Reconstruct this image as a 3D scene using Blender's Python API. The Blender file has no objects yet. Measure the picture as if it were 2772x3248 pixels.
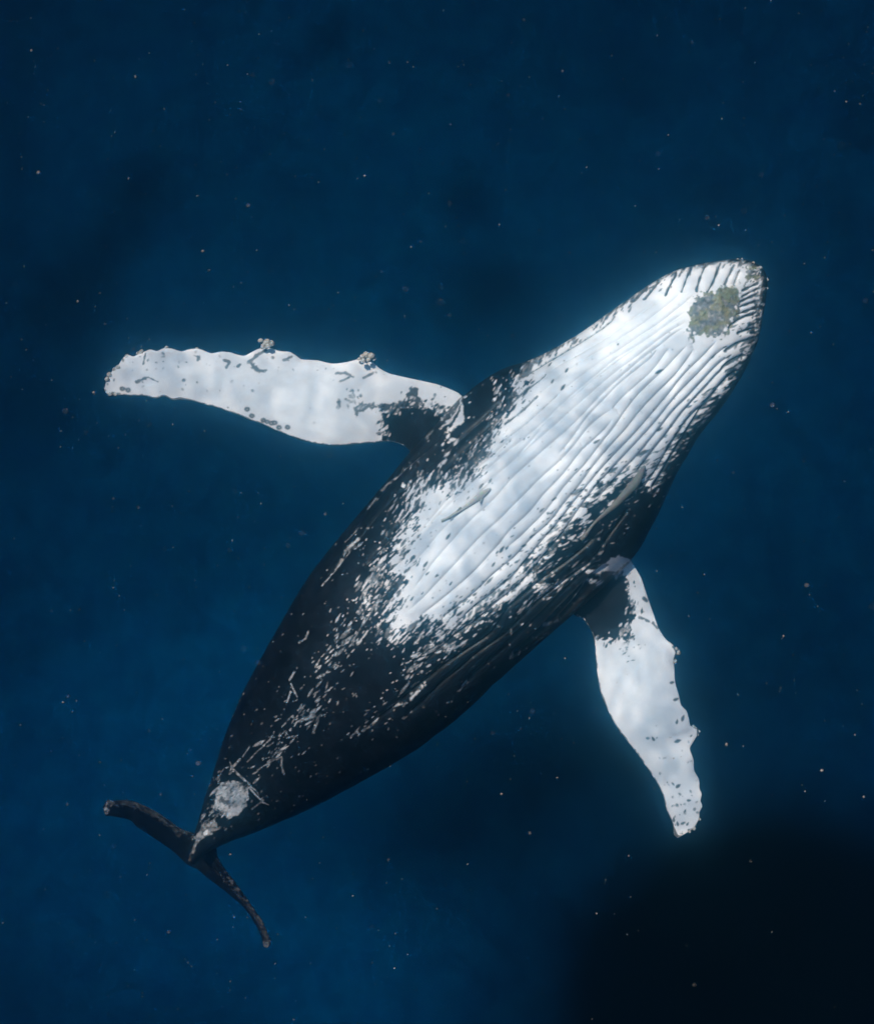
import bpy, math, random
import numpy as np
from mathutils import Vector

R = math.radians
sc = bpy.context.scene
rng = np.random.default_rng(7)
random.seed(7)

# ---------------------------------------------------------------- camera
CAM_H = 10.0                      # metres from the whale's mid plane (z = 0)
S = 282.0                         # photograph pixels per metre at z = 0
CX, CY = 1386.0, 1624.0           # picture centre in photograph pixels
cam_data = bpy.data.cameras.new('camera')
cam = bpy.data.objects.new('camera', cam_data)
sc.collection.objects.link(cam)
cam.location = (0, 0, CAM_H)      # a diver looking straight down
cam_data.sensor_fit = 'VERTICAL'
cam_data.angle_y = 2 * math.atan((CY / S) / CAM_H)
cam_data.clip_start = 0.05
cam_data.clip_end = 3000
cam_data.dof.use_dof = True; cam_data.dof.focus_distance = CAM_H; cam_data.dof.aperture_fstop = 1.0
sc.camera = cam

# ---------------------------------------------------------------- sky, sun, exposure
SUN_EL, SUN_AZ = 55.0, 128.0      # azimuth of the light's origin, counter-clockwise from +X
w = bpy.data.worlds.new('World'); sc.world = w; w.use_nodes = True
nt = w.node_tree
sky = nt.nodes.new('ShaderNodeTexSky'); sky.sky_type = 'NISHITA'; sky.sun_disc = False
sky.sun_elevation = R(SUN_EL); sky.sun_rotation = R(90 - SUN_AZ)
bg = nt.nodes['Background']; bg.inputs['Strength'].default_value = 0.06
nt.links.new(sky.outputs[0], bg.inputs[0])
sd = bpy.data.lights.new('sun', 'SUN'); sd.energy = 5.0; sd.angle = R(0.4); sd.color = (1.0, 0.94, 0.86)
so = bpy.data.objects.new('sun', sd); sc.collection.objects.link(so)
dirv = Vector((math.cos(R(SUN_EL)) * math.cos(R(SUN_AZ)), math.cos(R(SUN_EL)) * math.sin(R(SUN_AZ)), math.sin(R(SUN_EL))))
so.rotation_euler = dirv.to_track_quat('Z', 'Y').to_euler()
so.location = (-6, 8, 30)
sc.view_settings.view_transform = 'Standard'; sc.view_settings.look = 'None'
sc.view_settings.exposure = 0.92; sc.view_settings.gamma = 1.0
cy = sc.cycles
cy.use_denoising = True
cy.use_adaptive_sampling = True; cy.adaptive_threshold = 0.02
cy.max_bounces = 3; cy.diffuse_bounces = 1; cy.volume_bounces = 1; cy.transparent_max_bounces = 12
cy.sample_clamp_indirect = 4.0

# ---------------------------------------------------------------- helpers
def unproject(x, y, z):
    k = (CAM_H - z) / (CAM_H * S)
    return (x - CX) * k, -(y - CY) * k
def project(X, Y, Z):
    k = CAM_H * S / (CAM_H - Z)
    return CX + X * k, CY - Y * k
def node_mat(name):
    m = bpy.data.materials.new(name); m.use_nodes = True
    return m, m.node_tree, m.node_tree.nodes['Principled BSDF']
def link_mesh(name, verts, faces, mat, parent=None, smooth=True):
    me = bpy.data.meshes.new(name)
    verts = np.asarray(verts, dtype=np.float32); faces = np.asarray(faces, dtype=np.int32)
    n = faces.shape[1]
    me.vertices.add(len(verts)); me.vertices.foreach_set('co', verts.ravel())
    me.loops.add(faces.size); me.loops.foreach_set('vertex_index', faces.ravel())
    me.polygons.add(len(faces)); me.polygons.foreach_set('loop_start', np.arange(0, faces.size, n, dtype=np.int32))
    try: me.polygons.foreach_set('loop_total', np.full(len(faces), n, dtype=np.int32))
    except Exception: pass
    me.polygons.foreach_set('use_smooth', np.full(len(faces), smooth))
    me.update(); me.validate()
    me.materials.append(mat)
    o = bpy.data.objects.new(name, me); sc.collection.objects.link(o)
    if parent: o.parent = parent
    return o
def tag(o, label=None, cat=None, group=None, kind=None):
    for k, v in (('label', label), ('category', cat), ('group', group), ('kind', kind)):
        if v: o[k] = v
    return o
def box(name, x, y, z0, z1, mat):
    v = [(sx * x, sy * y, z) for z in (z0, z1) for sx, sy in ((-1, -1), (1, -1), (1, 1), (-1, 1))]
    f = [(3, 2, 1, 0), (4, 5, 6, 7), (0, 1, 5, 4), (1, 2, 6, 5), (2, 3, 7, 6), (3, 0, 4, 7)]
    return link_mesh(name, v, f, mat, smooth=False)
def catmull(P, n):
    """dense Catmull-Rom through the points P, about n samples per span"""
    P = np.asarray(P, float); Q = np.vstack([2 * P[0] - P[1], P, 2 * P[-1] - P[-2]])
    out = []
    t = np.linspace(0, 1, n, endpoint=False)[:, None]
    for i in range(1, len(Q) - 2):
        a, b, c, d = Q[i - 1], Q[i], Q[i + 1], Q[i + 2]
        out.append(0.5 * (2 * b + (c - a) * t + (2 * a - 5 * b + 4 * c - d) * t ** 2 + (3 * b - a - 3 * c + d) * t ** 3))
    out.append(Q[-2][None]); return np.vstack(out)
def resample(P, n, power=1.0):
    d = np.r_[0, np.cumsum(np.linalg.norm(np.diff(P, axis=0), axis=1))]
    t = (np.linspace(0, 1, n) ** power) * d[-1]
    return np.stack([np.interp(t, d, P[:, k]) for k in range(P.shape[1])], 1)
def smooth01(x, a, b):
    t = np.clip((x - a) / (b - a), 0, 1); return t * t * (3 - 2 * t)
def value_noise(x, y, seed):
    xi, yi = np.floor(x).astype(np.int64), np.floor(y).astype(np.int64)
    fx, fy = x - xi, y - yi; fx = fx * fx * (3 - 2 * fx); fy = fy * fy * (3 - 2 * fy)
    def h(a, b):
        k = (a * 374761393 + b * 668265263 + seed * 974634777) & 0xffffffff
        k = ((k ^ (k >> 13)) * 1274126177) & 0xffffffff
        return ((k ^ (k >> 16)) & 0xffff) / 65535.0
    return (h(xi, yi) * (1 - fx) + h(xi + 1, yi) * fx) * (1 - fy) + (h(xi, yi + 1) * (1 - fx) + h(xi + 1, yi + 1) * fx) * fy
def fbm(x, y, seed, octv=3):
    s, a, t = 0, 0.5, 0
    for k in range(octv):
        s = s + a * value_noise(x * 2 ** k, y * 2 ** k, seed + k); t += a; a *= 0.5
    return s / t

# ---------------------------------------------------------------- the water
def volume_mat(name, absorb, scatter):
    m = bpy.data.materials.new(name); m.use_nodes = True
    t = m.node_tree; t.nodes.clear()
    out = t.nodes.new('ShaderNodeOutputMaterial')
    dens = max(absorb) * 1.0001
    a = t.nodes.new('ShaderNodeVolumeAbsorption')
    a.inputs['Density'].default_value = dens
    a.inputs['Color'].default_value = [1 - c / dens for c in absorb] + [1]
    last = a.outputs[0]
    for col, den, g in scatter:
        s = t.nodes.new('ShaderNodeVolumeScatter')
        s.inputs['Color'].default_value = (*col, 1); s.inputs['Density'].default_value = den
        s.inputs['Anisotropy'].default_value = g
        ad = t.nodes.new('ShaderNodeAddShader')
        t.links.new(last, ad.inputs[0]); t.links.new(s.outputs[0], ad.inputs[1]); last = ad.outputs[0]
    t.links.new(last, out.inputs['Volume'])
    return m
BOX = 700.0
TOP = 10.6; MID = -8.0; DEEP = -260.0
m_up = volume_mat('surface_water', (0.0300, 0.0142, 0.0012), [((0.14, 0.62, 1.0), 0.042, 0.972), ((0.0, 0.28, 1.0), 0.0005, 0.0)])
m_dn = volume_mat('deep_water', (0.090, 0.0208, 0.0120), [])
tag(box('water', BOX, BOX, MID, TOP, m_up), kind='structure')
tag(box('deep_water', BOX + 0.5, BOX + 0.5, DEEP, MID - 0.01, m_dn), kind='structure')

# added unseen flat sheet at the sea surface; its painted transparency dapples the sunlight
def gobo_mat():
    m = bpy.data.materials.new('dapple_gobo'); m.use_nodes = True
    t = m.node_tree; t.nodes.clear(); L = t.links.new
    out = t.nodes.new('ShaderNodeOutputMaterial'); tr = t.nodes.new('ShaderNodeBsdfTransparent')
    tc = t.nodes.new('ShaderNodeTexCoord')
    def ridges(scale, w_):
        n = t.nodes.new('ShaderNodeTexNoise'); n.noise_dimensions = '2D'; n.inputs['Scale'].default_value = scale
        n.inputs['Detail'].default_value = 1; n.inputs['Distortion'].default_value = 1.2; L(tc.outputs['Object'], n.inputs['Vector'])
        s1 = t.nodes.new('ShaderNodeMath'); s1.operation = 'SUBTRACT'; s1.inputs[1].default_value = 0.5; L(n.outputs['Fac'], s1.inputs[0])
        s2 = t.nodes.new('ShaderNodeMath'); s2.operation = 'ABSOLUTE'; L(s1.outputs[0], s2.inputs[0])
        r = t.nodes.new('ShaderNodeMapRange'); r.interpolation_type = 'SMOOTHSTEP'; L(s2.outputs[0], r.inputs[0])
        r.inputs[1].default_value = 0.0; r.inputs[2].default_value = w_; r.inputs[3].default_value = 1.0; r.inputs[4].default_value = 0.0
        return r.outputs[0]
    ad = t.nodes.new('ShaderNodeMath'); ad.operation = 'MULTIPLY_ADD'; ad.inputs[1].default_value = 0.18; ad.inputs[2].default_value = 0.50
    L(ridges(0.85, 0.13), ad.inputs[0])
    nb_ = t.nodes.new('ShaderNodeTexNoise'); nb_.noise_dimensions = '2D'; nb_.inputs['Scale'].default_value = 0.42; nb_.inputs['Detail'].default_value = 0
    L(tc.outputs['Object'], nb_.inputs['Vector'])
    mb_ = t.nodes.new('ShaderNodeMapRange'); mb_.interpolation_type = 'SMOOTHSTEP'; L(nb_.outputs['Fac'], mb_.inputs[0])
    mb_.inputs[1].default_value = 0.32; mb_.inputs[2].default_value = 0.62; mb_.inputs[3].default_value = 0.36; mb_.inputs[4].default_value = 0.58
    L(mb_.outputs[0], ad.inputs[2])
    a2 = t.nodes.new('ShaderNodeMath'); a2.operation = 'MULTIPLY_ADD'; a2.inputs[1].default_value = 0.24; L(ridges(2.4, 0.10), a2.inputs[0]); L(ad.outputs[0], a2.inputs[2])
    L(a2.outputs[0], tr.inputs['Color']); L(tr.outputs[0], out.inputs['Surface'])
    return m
sf = link_mesh('sea_surface_gobo', [(-BOX, -BOX, 0), (BOX, -BOX, 0), (BOX, BOX, 0), (-BOX, BOX, 0)], [(0, 1, 2, 3)], gobo_mat(), smooth=False)
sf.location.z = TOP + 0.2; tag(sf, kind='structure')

# ---------------------------------------------------------------- the seabed far below
REEFS_AND_GLOWS = [(650, 110, 95, 42, 45, .45), (270, 430, 70, 130, -25, .40), (150, 590, 90, 130, -10, .45), (950, 420, 75, 60, 0, .42), (985, 600, 110, 80, 20, .40), (1450, 380, 110, 60, 0, .22), (1680, 440, 40, 85, 15, .30),
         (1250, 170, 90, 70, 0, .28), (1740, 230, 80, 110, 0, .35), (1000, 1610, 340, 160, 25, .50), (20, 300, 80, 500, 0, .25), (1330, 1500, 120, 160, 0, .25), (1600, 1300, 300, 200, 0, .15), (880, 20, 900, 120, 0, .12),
         (60, 820, 120, 160, 0, .25), (420, 2060, 120, 60, 0, .22), (760, 2000, 380, 240, 0, -.34), (330, 1500, 440, 230, 20, -.34), (250, 1850, 400, 210, 0, -.26), (1400, 900, 300, 180, 0, -.08), (700, 600, 300, 140, 0, -.06), (60, 1420, 160, 50, 35, -.10), (500, 1300, 200, 150, 25, -.12)]  # negative entries paint glow and light rays as paler floor
def seabed():
    n = 420
    g = np.linspace(-1, 1, n); g = np.sign(g) * np.abs(g) ** 2.6 * (BOX - 20)
    X, Y = np.meshgrid(g, g, indexing='ij')
    Z = -60 + 3.0 * (fbm(X / 22 + 50, Y / 22 + 50, 3) - 0.5) + 6 * (fbm(X / 90 + 50, Y / 90 + 50, 9) - 0.5)
    # slight dip to the south-east; the gloom there is painted into the floor colour
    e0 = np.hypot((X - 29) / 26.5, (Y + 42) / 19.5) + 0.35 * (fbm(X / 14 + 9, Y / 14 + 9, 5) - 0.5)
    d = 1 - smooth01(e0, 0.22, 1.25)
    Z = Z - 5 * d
    # reefs and weed beds, plus paler patches painted for glow and light rays: (photograph-scale position, radii, turn, cover)
    reef_and_shade = 0.16 * (fbm(X / 9 + 90, Y / 9 + 30, 15, 3) - 0.35) + 0.36
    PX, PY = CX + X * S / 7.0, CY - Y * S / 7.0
    for cx, cy_, ra, rb, rot, k in REEFS_AND_GLOWS:
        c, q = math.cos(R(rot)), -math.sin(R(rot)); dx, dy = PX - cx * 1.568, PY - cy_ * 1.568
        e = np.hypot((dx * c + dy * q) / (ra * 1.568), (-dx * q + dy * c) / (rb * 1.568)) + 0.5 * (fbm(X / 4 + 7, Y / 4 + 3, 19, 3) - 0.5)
        reef_and_shade = reef_and_shade + (0.62 * k if k > 0 else k) * (1 - smooth01(e, 0.15, 1.45))
    reef_and_shade = np.clip(1.12 * reef_and_shade + 1.0 * d, 0, 1)
    v = np.stack([X, Y, Z], -1).reshape(-1, 3)
    i = np.arange(n * n).reshape(n, n)
    f = np.stack([i[:-1, :-1], i[1:, :-1], i[1:, 1:], i[:-1, 1:]], -1).reshape(-1, 4)
    m, t, b = node_mat('sand_reef_and_shade'); L = t.links.new
    b.inputs['Roughness'].default_value = 1.0; b.inputs['Specular IOR Level'].default_value = 0.0
    tc = t.nodes.new('ShaderNodeTexCoord')
    n1 = t.nodes.new('ShaderNodeTexNoise'); n1.inputs['Scale'].default_value = 0.6; n1.inputs['Detail'].default_value = 3
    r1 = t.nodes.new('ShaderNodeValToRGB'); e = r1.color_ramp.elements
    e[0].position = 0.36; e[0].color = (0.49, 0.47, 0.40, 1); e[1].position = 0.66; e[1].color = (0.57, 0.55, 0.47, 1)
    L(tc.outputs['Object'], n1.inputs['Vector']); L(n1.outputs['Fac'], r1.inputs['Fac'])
    at = t.nodes.new('ShaderNodeAttribute'); at.attribute_name = 'reef_and_shade'
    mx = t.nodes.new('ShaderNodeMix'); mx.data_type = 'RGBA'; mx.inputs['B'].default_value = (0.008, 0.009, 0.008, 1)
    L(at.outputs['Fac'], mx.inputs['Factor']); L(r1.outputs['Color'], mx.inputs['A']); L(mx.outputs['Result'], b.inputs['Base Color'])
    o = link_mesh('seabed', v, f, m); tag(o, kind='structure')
    o.data.attributes.new('reef_and_shade', 'FLOAT', 'POINT').data.foreach_set('value', reef_and_shade.ravel().astype(np.float32))
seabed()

# ---------------------------------------------------------------- skin raster: pigment and relief in body coordinates
# (photograph pixels / 2 used as a flat chart of the upturned belly; it is baked onto the mesh)
RW, RH = 1386, 1624
pig = np.zeros((RH, RW), np.float32)        # 0 black skin .. 1 white skin
alg = np.zeros((RH, RW), np.float32)        # yellow-green growth
rel = np.zeros((RH, RW), np.float32)        # relief in metres
GY, GX = np.mgrid[0:RH, 0:RW].astype(np.float32) * 2.0   # photograph pixels
def win(x0, y0, x1, y1, pad):
    a = max(0, int((min(x0, x1) - pad) / 2)); b = min(RW, int((max(x0, x1) + pad) / 2) + 2)
    c = max(0, int((min(y0, y1) - pad) / 2)); d = min(RH, int((max(y0, y1) + pad) / 2) + 2)
    return slice(c, d), slice(a, b)
def in_poly(P, x, y):
    P = np.asarray(P, float); c = np.zeros(x.shape, bool); j = len(P) - 1
    for i in range(len(P)):
        (xi, yi), (xj, yj) = P[i], P[j]
        if yi != yj:
            c ^= ((yi > y) != (yj > y)) & (x < (xj - xi) * (y - yi) / (yj - yi) + xi)
        j = i
    return c
def seg_dist(x, y, a, b):
    dx, dy = b[0] - a[0], b[1] - a[1]; l = dx * dx + dy * dy + 1e-9
    t = np.clip(((x - a[0]) * dx + (y - a[1]) * dy) / l, 0, 1)
    return np.hypot(x - a[0] - t * dx, y - a[1] - t * dy), t
def poly_sd(P, x, y):
    d = np.full(x.shape, 1e9)
    for i in range(len(P)):
        d = np.minimum(d, seg_dist(x, y, P[i - 1], P[i])[0])
    return np.where(in_poly(P, x, y), d, -d)
def paint_poly(P, val, ragged=6, scale=14, seed=1, soft=2.0):
    P = np.asarray(P, float); s = win(*P.min(0), *P.max(0), 40)
    x, y = GX[s], GY[s]
    nx = (fbm(x / scale, y / scale, seed, 4) - 0.5) * 4 * ragged; ny = (fbm(x / scale + 77, y / scale, seed + 5, 4) - 0.5) * 4 * ragged
    k = smooth01(poly_sd(P, x + nx, y + ny), -soft, soft)
    pig[s] = pig[s] * (1 - k) + val * k
def ellipse(cx, cy_, la, lb, ang, val, soft=0.5):
    s = win(cx, cy_, cx, cy_, la + 4)
    x, y = GX[s] - cx, GY[s] - cy_
    c, sn = math.cos(ang), -math.sin(ang)
    p = (x * c + y * sn) / la; q = (-x * sn + y * c) / max(lb, 1.7)
    k = 1 - smooth01(np.abs(q) * (1 + 0.35 * p) + p * p, 1 - soft, 1 + soft) if la > 2.2 * lb else 1 - smooth01(np.hypot(p, q), 1 - soft, 1 + soft)
    pig[s] = pig[s] * (1 - k) + val * k
def stroke(P, width, val, fade=True, broken=0.0, seed=0):
    P = np.asarray(P, float)
    for a, b in zip(P[:-1], P[1:]):
        s = win(*a, *b, width * 2 + 4)
        d, t = seg_dist(GX[s], GY[s], a, b)
        wd = width * (0.55 + 0.9 * value_noise(GX[s] / 9, GY[s] / 9, 31 + seed))
        k = 1 - smooth01(d, wd * 0.6, wd * 1.3)
        if broken: k = k * smooth01(value_noise(GX[s] / 12, GY[s] / 12, 57 + seed), broken - 0.15, broken + 0.15)
        pig[s] = pig[s] * (1 - k) + val * k
def zm(ox, oy, k, *pts):
    return [(ox + x / k, oy + y / k) for x, y in pts]

# ---- outlines of the limbs (leading and trailing edges, root to tip)
LF_LE = [(1600, 1345), (1530, 1300), (1466, 1256), (1452, 1245), (1421, 1231), (1385, 1218), (1317, 1203), (1271, 1193), (1235, 1184), (1204, 1168), (1184, 1150),
         (1160, 1136), (1136, 1139), (1100, 1148), (1060, 1153), (1033, 1149), (1010, 1143), (979, 1141), (956, 1139), (938, 1126), (920, 1116), (888, 1113),
         (870, 1108), (845, 1100), (816, 1108), (793, 1120), (775, 1128), (752, 1124), (730, 1117), (703, 1115), (671, 1120), (644, 1110), (626, 1105), (599, 1108),
         (576, 1114), (544, 1105), (519, 1105), (499, 1113), (476, 1108), (445, 1121), (424, 1130), (407, 1125), (392, 1134), (375, 1160), (356, 1178), (341, 1203), (331, 1228)]
LF_TE = [(1440, 1545), (1370, 1490), (1299, 1428), (1281, 1414), (1258, 1404), (1226, 1400), (1181, 1404), (1136, 1408), (1100, 1412), (1047, 1413), (992, 1405),
         (947, 1393), (906, 1377), (870, 1363), (834, 1346), (793, 1332), (757, 1316), (721, 1304), (685, 1291), (653, 1284), (617, 1273), (576, 1267), (549, 1269),
         (522, 1257), (495, 1264), (458, 1255), (422, 1255), (386, 1253), (350, 1255), (334, 1242), (331, 1228)]
RF_LE = [(1900, 1680), (1955, 1735), (2000, 1778), (2016, 1803), (2034, 1834), (2052, 1889), (2071, 1943), (2089, 1993), (2111, 2027), (2134, 2045), (2143, 2070), (2137, 2095),
         (2139, 2125), (2141, 2163), (2153, 2207), (2160, 2236), (2177, 2255), (2184, 2279), (2189, 2301), (2209, 2313), (2210, 2330), (2202, 2346), (2189, 2369), (2189, 2381),
         (2199, 2410), (2201, 2443), (2216, 2472), (2218, 2501), (2225, 2518), (2221, 2540), (2227, 2557), (2218, 2576), (2216, 2598), (2199, 2627), (2175, 2643), (2148, 2658)]
RF_TE = [(1720, 1850), (1775, 1905), (1822, 1951), (1847, 1961), (1866, 1985), (1878, 2009), (1885, 2038), (1890, 2096), (1895, 2149), (1904, 2197), (1924, 2245), (1948, 2294),
         (1982, 2342), (2020, 2390), (2040, 2419), (2064, 2453), (2088, 2492), (2105, 2530), (2110, 2559), (2124, 2593), (2134, 2617), (2136, 2646), (2148, 2658)]
LK_LE = [(668, 2655), (640, 2652), (621, 2646), (601, 2638), (577, 2630), (553, 2614), (522, 2591), (490, 2571), (458, 2555), (427, 2543), (395, 2538), (359, 2540), (342, 2537), (328, 2560)]
LK_TE = [(640, 2760), (616, 2752), (593, 2741), (577, 2725), (545, 2697), (506, 2670), (470, 2646), (435, 2622), (415, 2602), (383, 2594), (351, 2588), (336, 2586), (328, 2560)]
RK_LE = [(655, 2660), (672, 2677), (686, 2693), (690, 2717), (708, 2749), (736, 2785), (759, 2816), (787, 2856), (811, 2891), (831, 2919), (846, 2951), (859, 2984), (856, 3000), (848, 3006)]
RK_TE = [(585, 2715), (596, 2728), (612, 2743), (656, 2781), (696, 2812), (736, 2844), (767, 2872), (795, 2907), (819, 2947), (833, 2980), (838, 3002), (848, 3006)]

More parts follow.
